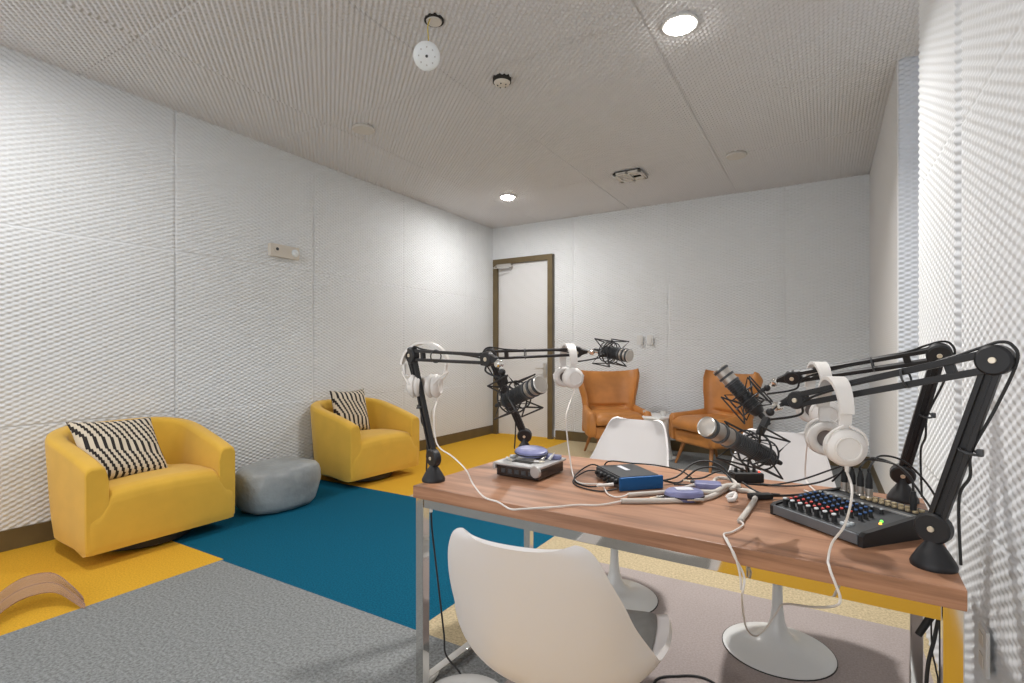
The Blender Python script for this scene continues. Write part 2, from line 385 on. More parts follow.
# hanging sensor
HX, HY = -1.865, 2.262
t = thing('ceiling_junction_box', 'open round ceiling hole with pale cover and yellow cord', 'junction box', (HX, HY, ZC-.012))
MB().lathe([(.052,.03),(.055,-.012),(.046,-.014),(.044,.0)], None, 28).build('rim_ring', M['dark'], t)
MB().lathe([(.0001,-.018),(.042,-.018),(.044,-.010),(.044,.02)], V(0,0,0) and None, 28).build('cover_plate', M['ceil_disc'], t)
t = thing('hanging_detector', 'round frosted white disc dangling from the ceiling on a yellow cord', 'detector', (-1.84, 2.17, 2.80))
Q = V(-.56,.66,.50).to_track_quat('Z','Y').to_matrix().to_4x4()
MB().lathe([(.0001,-.014),(.045,-.013),(.062,-.008),(.072,.0),(.070,.008),(.055,.012),(.0001,.013)], Q, 36).build('disc', M['clear'], t)
MB().lathe([(.0001,-.017),(.007,-.017),(.008,-.012)], Q, 12).build('center_stud', M['graphite'], t)
for k in range(8):
    a = k*PI/4; MB().ball((0,0,0), .004, 8).build('vent_dot', M['silver'], t).location = Q @ V(.043*math.cos(a), .043*math.sin(a), -.0135)
MB().tube([(0,0,.01),(.005,.008,.09),(-.018,.03,.18),(-.03,.07,.262)], .0035, 6).build('cord', M['yellow_cord'], t)
t = thing('smoke_detector', 'small round cream smoke detector on the ceiling right of the hanging disc', 'smoke detector', (-1.876, 2.991, ZC-.012))
MB().lathe([(.062,.01),(.063,-.024),(.056,-.026)], None, 32).build('dark_gap_ring', M['dark'], t)
MB().lathe([(.0001,-.045),(.03,-.045),(.05,-.036),(.058,-.022),(.06,.0)], None, 32).build('housing', M['cream'], t)
for k in range(5):
    a = k*2*PI/5; MB().box((0,0,0), (.009,.006,.008), .001).build('sensor_slot', M['graphite'], t).location = (.03*math.cos(a), .03*math.sin(a), -.046)
# vent
t = thing('ceiling_vent', 'small rectangular cream air vent with two louvred openings in the ceiling', 'air vent', (-1.725, 5.25, ZC-.024))
vb = MB(); W, D = .29, .27
for (cx, cy, dx, dy) in ((0,-D/2+.02,W,.04),(0,D/2-.02,W,.04),(-W/2+.018,0,.036,D),(W/2-.018,0,.036,D),(0,0,.03,D)): vb.box((cx,cy,-.016), (dx,dy,.022), .003)
vb.build('frame', M['ceil_disc'], t)
MB().box((0,0,.0), (W-.02,D-.02,.012)).build('duct', M['dark'], t)
for k in range(4):
    for q in (-1, 1):
        if (q, k) != (1, 2): MB().box((0,0,0), (.10,.034,.004)).build('louvre', M['ceil_disc'], t).location = (q*.067,-.075+k*.05,-.018)
# beige wall unit (strobe)
t = thing('wall_alarm', 'beige rectangular alarm unit with round sounder high on the left wall', 'wall alarm', (XL+.03, 3.01, 2.125))
MB().box((.0,0,0), (.045,.30,.115), .008).build('housing', M['cream'], t)
MB().lathe([(.035,0),(.035,.004),(.028,.006),(.0001,.004)], Matrix.Translation((.021,-.085,.01)) @ Matrix.Rotation(PI/2,4,'Y'), 24).build('sounder_ring', M['cream'], t)
MB().lathe([(.014,0),(.014,.008),(.0001,.008)], Matrix.Translation((.021,-.085,.01)) @ Matrix.Rotation(PI/2,4,'Y'), 16).build('sounder_grille', M['graphite'], t)
MB().lathe([(.036,0),(.034,.010),(.025,.018),(.0001,.022)], Matrix.Translation((.021,.10,.0)) @ Matrix.Rotation(PI/2,4,'Y'), 24).build('strobe_dome', M['clear'], t)
for i, (x, lab) in enumerate(((-2.015,'white light switch on the back wall, left one of the pair'), (-1.885,'white light switch on the back wall, right one of the pair'))):
    t = thing('light_switch', lab, 'light switch', (x, YB-.028, 1.365), group='light switches on the back wall')
    MB().box((0,-.004,0), (.075,.010,.12), .003).build('plate', M['white_paint'], t)
    MB().box((0,-.011,0), (.034,.008,.068), .002).build('rocker', M['white_paint'], t)
def outlet(loc, rz, lab, s=1):
    t = thing('wall_outlet', lab, 'outlet', loc, rz)
    MB().box((.004,0,0), (.010,.075*s,.12*s), .003).build('plate', M['white_paint'], t)
    for z in (-.028*s,.028*s): MB().box((.010,0,0), (.004,.036*s,.034*s), .002).build('socket', M['cream'], t).location = (0,0,z)
outlet((XL+.016, 5.15, .417), 0, 'small white outlet low on the left wall before the door corner')
outlet((XR-.022, 1.815, .42), PI, 'white outlet plate low on the near right wall beyond the desk corner')

# ------------------------------------------------------------------ yellow swivel armchairs
def tub_chair(loc, rz, label):
    t = thing('swivel_armchair', label, 'armchair', loc, rz, 'yellow swivel armchairs along the left wall')
    path = []   # outer plan outline from one arm front round the back to the other; (x, y, tangent param)
    W, XF, XB, R = .425, .36, -.325, .25
    n = 10
    for i in range(7): path.append((XF-(XF-(XB+R))*i/6, -W))
    for i in range(1, n+1): a = i/n*PI/2; path.append((XB+R-R*math.sin(a), -W+R-R*math.cos(a)))
    for i in range(1, 5): path.append((XB, -W+R+(2*W-2*R)*i/4))
    for i in range(1, n+1): a = i/n*PI/2; path.append((XB+R-R*math.cos(a), W-R+R*math.sin(a)))
    for i in range(1, 7): path.append((XB+R+(XF-(XB+R))*i/6, W))
    rings = []; m = len(path)
    for i, (x, y) in enumerate(path):
        a = Vector(path[min(i+1,m-1)])-Vector(path[max(i-1,0)]); a.normalize(); nn = Vector((a.y, -a.x))   # inward
        s = min(max((XF-x)/(XF-XB), 0), 1); zt = .565+.175*(s**.85) ; th = .105
        lean = .035*s; zb = .075
        o = Vector((x, y))
        def P(off, z):
            out = -nn*(lean*(z-.3)/.45) if z > .3 else nn*(lean*.7*(.3-z)/.23)
            q = o+nn*off+out; return (q.x, q.y, z)
        prof = [P(.02,zb), P(.004,zb+.02), P(0,.20), P(0,.35), P(0,.48), P(.0,zt-.035), P(.008,zt-.012), P(.028,zt), P(th-.028,zt), P(th-.008,zt-.012), P(th,zt-.035), P(th+.01,.48), P(th+.01,.3), P(th,zb+.02), P(th-.01,zb)]
        rings.append(prof)
    # soften the two arm fronts
    def shrink(r, dx, k):
        c = sum((Vector(p) for p in r), V(0,0,0))/len(r); return [tuple(V(*(c+(Vector(p)-c)*k))+V(dx,0,0)) for p in r]
    rings = [shrink(rings[0], .018, .90), shrink(rings[0], .012, .965)] + rings + [shrink(rings[-1], .012, .965), shrink(rings[-1], .018, .90)]
    MB().loft(rings).build('tub_back', M['velvet'], t, sharp=50)
    # seat with full width front rail and crowned top
    def hgt(y, x):
        a = abs(y)/.42; core = .44-.015*(y/.3)**2-.02*max(0, .1-x) ; side = .335
        k = min(max((a-.70)/.18, 0), 1); k = k*k*(3-2*k); return core*(1-k)+side*k
    def seat(u, v):
        y = -.418+.836*v
        H = hgt(y, .3); pr = [(.34,.068),(.374,.078),(.383,.12),(.384,.22),(.382,H-.085),(.374,H-.04),(.35,H-.014),(.31,H+.0),(.15,H+.006),(0,H),(-.24,H-.015),(-.25,.2),(-.25,.07)]
        k = u*(len(pr)-1); i = min(int(k), len(pr)-2); f = k-i
        x = pr[i][0]*(1-f)+pr[i+1][0]*f; z = pr[i][1]*(1-f)+pr[i+1][1]*f
        e = min(v, 1-v)
        if e < .03: x -= .012*(1-e/.03)*(1 if x > .3 else 0)
        if x < .0: y *= .80
        return (x, y, z)
    N = 12*3; rings = [[seat(i/N, j/44) for i in range(N+1)] for j in range(45)]
    MB().loft(rings).build('seat', M['velvet'], t, sharp=50)
    MB().lathe([(.0001,.012),(.275,.012),(.285,.02),(.285,.052),(.27,.062),(.27,.085),(.0001,.085)], Matrix.Translation((.03,0,0)), 48).build('swivel_base', M['swivel'], t)
    for s in (-1, 1): MB().box((0,0,0), (.05,.04,.05), .004).build('glide', M['wood_leg'], t).location = (-.27, s*.19, .025)
    return t
tub_chair((-3.845, 1.665, 0), 0, 'yellow velvet tub armchair nearest the camera, left of the grey pouf')
tub_chair((-3.885, 3.60, 0), math.radians(-3), 'yellow velvet tub armchair farther off, right of the grey pouf, with a narrow propped pillow')

def pillow(name, label, c, ux, vx, w, h, th, uvk=(1,1,0,0)):
    """c centre, ux = width direction, vx = height direction"""
    t = Vector(c); x = Vector(ux).normalized(); y = Vector(vx); y = (y-x*y.dot(x)).normalized(); z = x.cross(y)
    mb = MB(); N = 26; vs = []; uvs = {}
    def pt(i, j, sgn):
        u = -1+2*i/N; v = -1+2*j/N
        e = max((1-u**4)*(1-v**4), 0)**.62
        pin = 1-.085*(1-abs(v)**2)*abs(u)**2; pin2 = 1-.085*(1-abs(u)**2)*abs(v)**2
        return Vector((u*w/2*pin, v*h/2*pin2, sgn*th/2*e+.004*math.sin(7*u+3)*math.sin(6*v)*e))
    for sgn in (1, -1):
        vs = [pt(i, j, sgn) for i in range(N+1) for j in range(N+1)]; fs = []
        for i in range(N):
            for j in range(N): a = i*(N+1)+j; fs.append((a, a+N+1, a+N+2, a+1))
        mb.add(vs, fs)
    Mx = Matrix((x, y, z)).transposed().to_4x4(); Mx.translation = t
    o = mb.build(name, M['pillow'], None, uv=lambda p: (p.x/w*uvk[0]+.5+uvk[2], p.y/h*uvk[1]+.5+uvk[3]))
    bm = bmesh.new(); bm.from_mesh(o.data); bmesh.ops.remove_doubles(bm, verts=bm.verts, dist=.0006); bmesh.ops.recalc_face_normals(bm, faces=bm.faces); bm.to_mesh(o.data); bm.free()
    o.matrix_world = Mx; return tag(o, label, 'pillow', 'black and cream zigzag pillows')
pillow('throw_pillow', 'black and cream zigzag pillow lying broad in the nearer yellow armchair', (-3.80,1.545,.600), (-.16,1,-.05), (-.42,-.26,.72), .50, .42, .13)
pillow('throw_pillow', 'black and cream zigzag pillow standing upright in the farther yellow armchair', (-4.00,3.575,.63), (.10,1,0), (-.24,.02,.9), .40, .43, .13, (.7,1,.3,.1))

# pouf
pf = MB(); n = 64; rings = []
for r, z in ((.0001,.02),(.60,.004),(.80,.012),(.90,.05),(.96,.12),(1.0,.20),(.985,.27),(.94,.315),(.86,.345),(.70,.362),(.4,.37),(.0001,.372)):
    ring = []
    for k in range(n):
        a = 2*PI*k/n; q = (abs(math.cos(a))**2.5+abs(math.sin(a))**2.5)**(-1/2.5)
        w = 1+.012*math.sin(5*a+z*9)+.008*math.sin(11*a+2-z*14)
        ring.append((.25*r*q*w*math.cos(a), .325*r*q*w*math.sin(a), z*.94+.006*math.sin(3*a)*r*(z > .1)))
    rings.append(ring)
pf.loft(rings)
po = pf.build('pouf', M['vinyl'], None, sharp=80); po.location = (-3.68, 2.56, 0); po.rotation_euler = (0,0,math.radians(2))
tag(po, 'grey vinyl oblong pouf between the two yellow armchairs on teal carpet', 'pouf')

# ghosted blur at the left edge of view, shaped as a made-up translucent strip
def ghost_strip(u, v):
    path = [V(-3.02,.70,.01), V(-3.12,.80,.03), V(-3.22,.95,.07), V(-3.18,1.06,.08), V(-3.06,1.10,.045), V(-2.99,1.12,.008)]
    k = u*(len(path)-1); i = min(int(k), len(path)-2); f = k-i
    P0, P1, P2_, P3 = path[max(i-1,0)], path[i], path[i+1], path[min(i+2,len(path)-1)]
    p = 0.5*((2*P1)+(P2_-P0)*f+(2*P0-5*P1+4*P2_-P3)*f*f+(3*P1-P0-3*P2_+P3)*f**3)
    w = .15+.05*math.sin(2.5*u+1)
    q = (v-.5)*w
    return V(p.x-q*.92, p.y+q*.25, max(p.z+.05*(v-.3)*math.sin(3*u)+.012*math.sin(14*v+5*u), .004))
tag(MB().sheet(lambda u, v: tuple(ghost_strip(u, v)-V(-3.1,.9,0)), 40, 20, .002).build('ghosted_blur', M['ghost_tan'], None, sharp=180), 'translucent tan ghosted blur lying arched on the yellow carpet at the left edge', 'blur').location = (-3.14,.86,0)

# ------------------------------------------------------------------ orange wingback chairs
def wing_chair(loc, heading, label):
    t = thing('wingback_chair', label, 'armchair', loc, heading, 'orange wingback chairs by the back wall')
    def lerp(tab, z):
        for (a, b), (c, d) in zip(tab, tab[1:]):
            if z <= c: return b+(d-b)*((z-a)/(c-a))
        return tab[-1][1]
    wid = [(.26,.30),(.42,.285),(.56,.27),(.68,.285),(.80,.32),(.92,.350),(1.01,.365)]
    wing = [(.26,.10),(.45,.14),(.6,.15),(.75,.17),(.9,.17),(1.01,.14)]
    xb = [(.26,-.22),(.45,-.24),(.7,-.29),(1.01,-.36)]
    def back(u, v):
        s = -1+2*u; z = .26+.725*v
        w = lerp(wid, z); wg = lerp(wing, z)
        y = w*math.sin(s*PI/2*.92)/math.sin(PI/2*.92); x = lerp(xb, z)+wg*abs(s)**3.0
        z2 = z+.028*abs(s)**3*v-.012*(1-abs(s))*v
        return (x, y, z2)
    def front(u, v):
        p = Vector(back(u, v)); q = -1+2*u
        bulge = .050*max(0, 1-abs(q)**2.5)*max(0, 1-abs(2*v-1)**4)**.5
        cre = .030*math.exp(-((v-.42)/.022)**2)*max(0, 1-(abs(q)/.72)**8)
        return (p.x+bulge-cre, p.y, p.z)
    def th(u, v):
        q = -1+2*u; f = min(u, 1-u)
        bulge = .050*max(0, 1-abs(q)**2.5)*max(0, 1-abs(2*v-1)**4)**.5
        return .012+(.055+bulge)*min(1, (f/.10))**.5*min(1, (1-v)/.06+.02)**.5
    MB().sheet(front, 40, 60, th).build('backrest', M['leather'], t, sharp=80)
    for s in (-1, 1):
        rings = []
        for x, z0, z1, w, cy in ((-.24,.30,.60,.05,.285),(-.12,.27,.575,.075,.30),(.05,.25,.555,.088,.315),(.20,.25,.545,.095,.32),(.27,.255,.54,.092,.32),(.295,.275,.52,.07,.318)):
            ring = []
            for k in range(20):
                a = 2*PI*k/20; q = (abs(math.cos(a))**4+abs(math.sin(a))**4)**(-.25)
                ring.append((x, s*cy+w/2*q*math.cos(a), (z0+z1)/2+(z1-z0)/2*q*math.sin(a)))
            rings.append(ring)
        MB().loft(rings).build('armrest', M['leather'], t, sharp=60)
    MB().box((.01,0,.305), (.53,.58,.14), .03, seg=3).build('seat_frame', M['leather'], t)
    cu = MB(); rings = []
    def cush(u, v):
        a = -1+2*u; c = -1+2*v
        return (.035+.275*c, .272*a, .39+.06*(max(0,(1-a**8)*(1-c**8)))**.5)
    cu.sheet(cush, 20, 20, lambda u, v: .03+.05*(max(0,(1-(2*u-1)**8)*(1-(2*v-1)**8)))**.5).build('seat_cushion', M['leather'], t, sharp=70)
    for sx, sy in ((1,-1),(1,1),(-1,-1),(-1,1)):
        MB().cyl((sx*.19,sy*.215,.25), (sx*.265-(.03 if sx < 0 else 0),sy*.275,0), .023,.013, 14).build('leg', M['wood_leg'], t)
    return t
wing_chair((-2.13,5.86,0), math.radians(-54), 'orange tan leather wingback chair nearest the door, left of the small white table')
wing_chair((-1.02,5.83,0), math.radians(-130), 'orange tan leather wingback chair turned left, behind the raised microphones')

# white molded side table with arched opening
t = thing('side_table', 'low white side table with rounded cutout between the orange wingback chairs', 'side table', (-1.66,5.93,0), math.radians(-20))
rings_o = []
body = MB()
body.box((0,0,.477), (.40,.40,.03), .012, seg=3); body.box((0,0,.012), (.38,.38,.024), .008)
def tub(u, v):
    a = u*PI*1.35-PI*.2-PI*.5; r = .195-.03*math.sin(v*PI); return (r*math.cos(a), r*math.sin(a), .02+.45*v)
body.sheet(tub, 30, 12, .02)
body.build('shell', M['stool'], t, sharp=60)
for dx, dy, lab in ((-.09,-.06,'small white cup on the side table, beside the left orange chair'), (.10,-.02,'small white cup on the side table, beside the right orange chair')):
    cp = thing('cup', lab, 'cup', (-1.66+dx, 5.93+dy, .492))
    MB().lathe([(.0001,.003),(.02,.003),(.024,.0),(.028,.01),(.034,.055),(.031,.055),(.025,.012),(.0001,.01)], None, 20).build('bowl', M['base_white'], cp)
    MB().tube([(.03,0,.045),(.05,0,.04),(.048,0,.02),(.027,0,.015)], .0035, 6).build('handle', M['base_white'], cp)

# ------------------------------------------------------------------ tulip chairs
def tulip(loc, heading, label):
    t = thing('tulip_chair', label, 'chair', loc, heading, 'white shell chairs on pedestal bases around the desk')
    # spine: (x forward, z, half width, side curl up, side curl forward)
    sp = [(.285,.430,.10,.0,0),(.290,.440,.150,.004,0),(.284,.452,.182,.010,0),(.255,.460,.205,.022,0),(.18,.458,.222,.040,0),(.07,.440,.230,.07,.01),(-.04,.437,.232,.10,.02),(-.14,.462,.230,.10,.04),
          (-.20,.510,.226,.075,.07),(-.238,.580,.212,.04,.08),(-.268,.655,.197,.015,.07),(-.293,.725,.184,.0,.06),(-.312,.780,.166,.0,.045),(-.322,.812,.152,.002,.04),(-.328,.830,.137,.004,.036),(-.331,.838,.112,.004,.028)]
    def S(u, v, grow=0):
        k = v*(len(sp)-1); i = min(int(k), len(sp)-2); f = k-i
        a, b, c, d = sp[max(i-1,0)], sp[i], sp[i+1], sp[min(i+2,len(sp)-1)]
        q = [0.5*(2*b[j]+(c[j]-a[j])*f+(2*a[j]-5*b[j]+4*c[j]-d[j])*f*f+(3*b[j]-a[j]-3*c[j]+d[j])*f**3) for j in range(5)]
        s = -1+2*u; y = q[2]*(math.sin(s*PI/2)*.35+s*.65)
        e = abs(s)
        return Vector((q[0]+q[4]*e**2.2, y, q[1]+q[3]*e**2.4))
    MB().sheet(lambda u, v: S(u, v), 32, 60, .011).build('shell', M['plastic'], t, sharp=70)
    def cu(u, v):
        p = S(.10+.80*u, .20+.34*v); s = -1+2*u; e = (max(0, 1-abs(s)**6)*max(0, 1-abs(2*v-1)**6))**.5
        return (p.x, p.y, p.z+.004+.020*e)
    MB().sheet(cu, 20, 24, .008).build('seat_cushion', M['cushion'], t, sharp=70)
    MB().lathe([(.0001,.0),(.205,.0),(.206,.004),(.195,.010),(.15,.018),(.10,.030),(.065,.048),(.042,.075),(.028,.115),(.021,.17),(.0185,.25),(.020,.33),(.030,.38),(.055,.41),(.10,.425),(.0001,.43)], Matrix.Translation((-.01,0,0)), 48).build('pedestal', M['base_white'], t)
    MB().lathe([(.0001,-.0005),(.209,-.0005),(.209,.003),(.0001,.003)], Matrix.Translation((-.01,0,.0)), 48).build('floor_ring', M['rubber'], t)
    return t
tulip((-.545,1.168,0), math.radians(97), 'white shell chair nearest the camera, its back to us and grey seat pad showing')
tulip((-.89,2.45,0), math.radians(-94), 'white shell chair across the desk, in front of the left orange wingback')
tulip((-.165,2.355,0), math.radians(-88), 'white shell chair across the desk, behind the hanging headphones and microphones')
# pale round base by the left desk leg
t = thing('floor_stand_base', 'pale white domed disc on the floor beside the front left desk leg', 'stand base', (-1.055,1.44,0))
MB().lathe([(.0001,.0),(.155,.0),(.158,.006),(.150,.014),(.10,.028),(.05,.034),(.0001,.036)], None, 40).build('disc', M['base_white'], t)
MB().lathe([(.0001,.03),(.014,.03),(.014,.042),(.0001,.044)], None, 16).build('cap', M['base_white'], t)

# ------------------------------------------------------------------ desk
TZ = .73
DR = math.radians(-2.2)
desk = thing('desk', 'walnut topped desk on square chrome sled legs', 'desk', (-1.254,1.404,0), DR)
DL, DW = 1.497, .785
MB().box((DL/2, DW/2, TZ-.0215), (DL, DW, .043), .0025).build('desktop', M['wood'], desk)
def sled(x0, name):
    b = MB(); s = .034; y0, y1 = .012, DW-.012; zt = TZ-.043
    for y in (y0+s/2, y1-s/2): b.box((x0, y, zt/2), (s, s, zt), .002)
    b.box((x0, DW/2, s/2+.001), (s, y1-y0-2*s, s), .002); b.box((x0, DW/2, zt-s/2), (s, y1-y0-2*s, s), .002)
    return b.build('leg_frame', M['chrome'], desk)
sled(.020, 'l'); sled(DL-.020, 'r')
for y in (.030, DW-.030):
    MB().box((DL/2, y, TZ-.043-.017), (DL-.075, .030, .034), .002).build('rail', M['chrome'], desk)

def onT(mb, name, m, par, org): return W2(mb, name, m, par, org)

# ------------------------------------------------------------------ boom arms
def boom(base, elbow, end, label, neck, cable_side=1, lower_cable=True, thick=1.0):
    """neck: point where the mic mount begins"""
    B = Vector(base); E = Vector(elbow); F = Vector(end)
    t = thing('microphone_boom_arm', label, 'boom arm', base, 0, 'black microphone boom arms clamped round the desk')
    J = B+V(0,0,.085)
    l = (E-J).normalized(); u = (F-E).normalized(); n = l.cross(u).normalized()
    g = lambda mb, name, m, par=t: onT(mb, name, m, par, base)
    cb = MB(); cb.lathe([(.0001,0),(.042,0),(.043,.007),(.040,.014),(.030,.032),(.018,.050),(.012,.058),(.011,.075),(.0001,.075)], Matrix.Translation(B), 36)
    g(cb, 'cone_base', M['black'])
    jj = MB(); jj.disc(J, n, .034, .028); jj.box((0,0,-.012), (.02,.024,.03), .004, frame(J, n)); g(jj, 'base_joint', M['black'])
    # lower arm: two channels
    side = n.cross(l).normalized(); lo = MB()
    for k, s in enumerate((-1, 1)): lo.bar(J+l*.018+side*.0115*s, E-l*.012+side*.0115*s, .0105, .017, up=n, r=.002)
    lo.bar(J+l*.03-n*.001, E-l*.03-n*.001, .020, .005, up=n)
    g(lo, 'lower_arm', M['black'])
    ej = MB(); ej.disc(E, n, .031, .030); g(ej, 'elbow_joint', M['black'])
    side2 = n.cross(u).normalized(); up_ = MB()
    for k, s in enumerate((-1, 1)): up_.bar(E+u*.014+side2*.0165*s, F-u*.012+side2*.0125*s, .0085*thick, .012*thick, up=n, r=.0015)
    up_.box((0,0,0), (.018,.042,.014), .002, frame(E+u*.075, u, n))
    g(up_, 'upper_arm', M['black'])
    fj = MB(); fj.disc(F, n, .024, .022); fj.loft([[F+u*a+side2*(w*c)+n*d for c, d in ((-1,-.008),(1,-.008),(1,.008),(-1,.008))] for a, w in ((-.03,.020),(.0,.022),(.030,.010),(.045,.006))])
    g(fj, 'end_joint', M['black'])
    for P_, th_ in ((J,.028),(E,.030),(F,.022)):
        for s in (1, -1): g(MB().disc(P_+n*s*(th_/2+.001), n, .0065, .005, 14), 'bolt', M['brass'])
    # knuckle to the mount
    Nk = Vector(neck); kn = MB(); S0 = F+u*.045
    kn.tube([S0, (S0*.5+Nk*.5)+V(0,0,.004), Nk], .0055, 8); kn.ball(S0+(Nk-S0)*.35, .0125, 14); kn.disc(S0+(Nk-S0)*.35, n, .012, .026, 18)
    g(kn, 'swivel_knuckle', M['chrome'])
    # cable along the arm
    cbp = [Nk+V(0,0,-.02), F+V(0,0,-.04)-u*.01, F+side2*.0-u*.05+n*.012, E-u*-.10+side2*(-.020)*1+n*.004, E+u*.028+V(0,0,.031), E+V(0,0,.0345)-u*.006, E-u*.027+V(0,0,.022), E-u*.034-V(0,0,.012)]
    away = -u; away.z = 0; away.normalize()
    cbp += [E-l*.10+away*.028, E-l*.20+away*.016]
    if lower_cable: cbp += [B+(E-B)*.42+away*.020+V(0,0,.02), B+away*.045+V(0,0,.16), B+away*.048+V(0,0,.02)]
    ct = MB(); ct.tube(cbp, .0032, 6, sub=8); g(ct, 'microphone_cable', M['cable_black'])
    tie = MB()
    P0 = E-l*.20+away*.012; tie.torus(P0, l, .017, .003, 14, 6); tie.box((0,0,0), (.012,.012,.016), .003, frame(P0+away*.018, away)); 
    g(tie, 'cable_tie', M['graphite']); g(MB().torus(E+u*.16, u, .022, .0025, 14, 6), 'cable_tie', M['graphite'])
    return t, n, u

def mic(name_label, head, tail, neck, scale=1.0):
    H = Vector(head); T_ = Vector(tail); ax = (H-T_).normalized(); L = (H-T_).length
    c = T_+(H-T_)*.42
    t = thing('microphone', name_label, 'microphone', c, 0, 'broadcast microphones in shock mounts')
    g = lambda mb, name, m, par=t: onT(mb, name, m, par, c)
    Z = frame(T_, ax) @ Matrix.Rotation(PI/2, 4, 'Y')   # local z along axis
    r = .0265*scale; k = L
    prof = [(.0001,0),(r*.5,0),(r*.72,.004),(r*.95,.02)]
    zz = .02
    while zz < k*.62:
        prof += [(r*.95,zz),(r*.97,zz+.005),(r*.90,zz+.006),(r*.90,zz+.008)]; zz += .0085
    prof += [(r*.95,k*.63),(r*.95,k*.66),(.0001,k*.66)]
    g(MB().lathe(prof, Z, 32), 'body', M['mic_body'])
    hd = MB(); hd.lathe([(.0001,k*.655),(r*.93,k*.655),(r*.93,k*.97),(r*.88,k*.99),(r*.60,k*1.0),(.0001,k*1.002)], Z, 32); hg = g(hd, 'grille', M['grille'])
    bd = MB()
    for a in (.66,.79,.925): 
        q = k*a; bd.lathe([(r*.90,q),(r*1.06,q+.001),(r*1.06,q+.008),(r*.90,q+.009)], Z, 32)
    g(bd, 'band', M['mic_body'], hg) if False else g(bd, 'band', M['graphite'])
    rm = MB(); q = k*.985; rm.torus(Z @ V(0,0,q), ax, r*.93, .0022, 32, 6); g(rm, 'rim', M['steel'])
    xl = MB(); xl.lathe([(.0001,-.045),(.006,-.045),(.0075,-.02),(.0095,-.012),(.0095,.002),(.0001,.002)], Z, 16); g(xl, 'connector', M['rubber'])
    # spider shock mount
    sm = MB(); y0 = k*.14; y1 = k*.44; R1 = r*1.62
    for q in (y0, y1): sm.torus(Z @ V(0,0,q), ax, R1, .0024, 32, 6)
    sm.torus(Z @ V(0,0,(y0+y1)/2), ax, R1*1.12, .0028, 32, 6)
    for a in range(4):
        th = a*PI/2+PI/4
        def cyl(rad, ang, z): return Z @ V(rad*math.cos(ang), rad*math.sin(ang), z)
        sm.tube([cyl(R1,th-.45,y1), cyl(R1*1.75,th,y1+.03), cyl(R1*1.15,th+.45,(y0+y1)/2)], .0027, 6, smooth=False)
        sm.tube([cyl(R1,th-.45,y0), cyl(R1*1.75,th,y0-.022), cyl(R1*1.15,th+.45,(y0+y1)/2)], .0027, 6, smooth=False)
        sm.tube([cyl(R1*1.75,th,y1+.03), cyl(R1*1.75,th,y0-.022)], .0026, 6, smooth=False)
    smo = g(sm, 'shock_mount', M['black'])
    el = MB()
    for a in range(8):
        th = a*PI/4; el.tube([cyl(R1,th,y0), cyl(r*1.0,th+.39,(y0+y1)/2+.01), cyl(R1,th+.78,y1)], .0014, 5, smooth=False)
    g(el, 'elastic_cord', M['cable_black'], smo)
    yk = MB(); N = Vector(neck); mid = Z @ V(0,0,(y0+y1)/2); dirn = (N-mid); dirn = dirn-ax*dirn.dot(ax); dirn.normalize()
    tp = mid+dirn*R1*1.12
    yk.bar(tp, tp+(N-tp)*.75, .020, .014, r=.004); yk.ball(N, .011, 14); 
    g(yk, 'mount_bracket', M['black'], smo)
    return t

def px(pxx, pyy, d):      # world point seen at a picture position and depth (used only to place the microphones)
    u = (pxx-512)/521; v = (353-pyy)/521; c, s = .8573, .5149
    return ((c*u-s)*d, (s*u+c)*d, 1.2+v*d)
A_base=(-1.235,1.495,TZ); A_el=(-1.330,1.486,1.192); A_end=px(488,359,1.62)
B_base=(-1.205,2.120,TZ); B_el=px(490,355,2.34); B_end=px(577,352,2.27)
C_base=(.205,1.462,TZ);   C_el=px(995,360,1.05);   C_end=px(797,400,1.40)
E_base=(.212,2.062,TZ);   E_el=px(939,354,1.49);   E_end=px(792,377.5,1.73)
A_neck=px(502,372,1.58); B_neck=px(600,353,2.24); C_neck=px(770,412,1.385); E_neck=px(767,388,1.745)
boom(A_base, A_el, A_end, 'black boom arm at the front left desk corner, headphones on its elbow', A_neck, thick=1.2)
boom(B_base, B_el, B_end, 'black boom arm at the back left desk corner, reaching right above the desk', B_neck, thick=1.15)
boom(C_base, C_el, C_end, 'black boom arm at the front right desk corner, nearest the camera', C_neck, thick=1.75)
boom(E_base, E_el, E_end, 'black boom arm at the back right desk corner behind the mixer', E_neck, thick=1.5)

mic('microphone with bright round grille left of center, in front of the white door', px(541,384,1.50), px(504,402,1.64), A_neck)
mic('microphone highest up, seen side on above the left orange chair', px(630,356,2.14), px(602,351,2.26), B_neck)
mic('large microphone with round grille nearest the camera, below the right hand pair', px(705,426,1.25), px(772,459,1.41), C_neck, scale=.93)
mic('microphone tilted steeply upward in front of the right orange chair', px(719,368,1.82), px(760,414,1.76), E_neck)

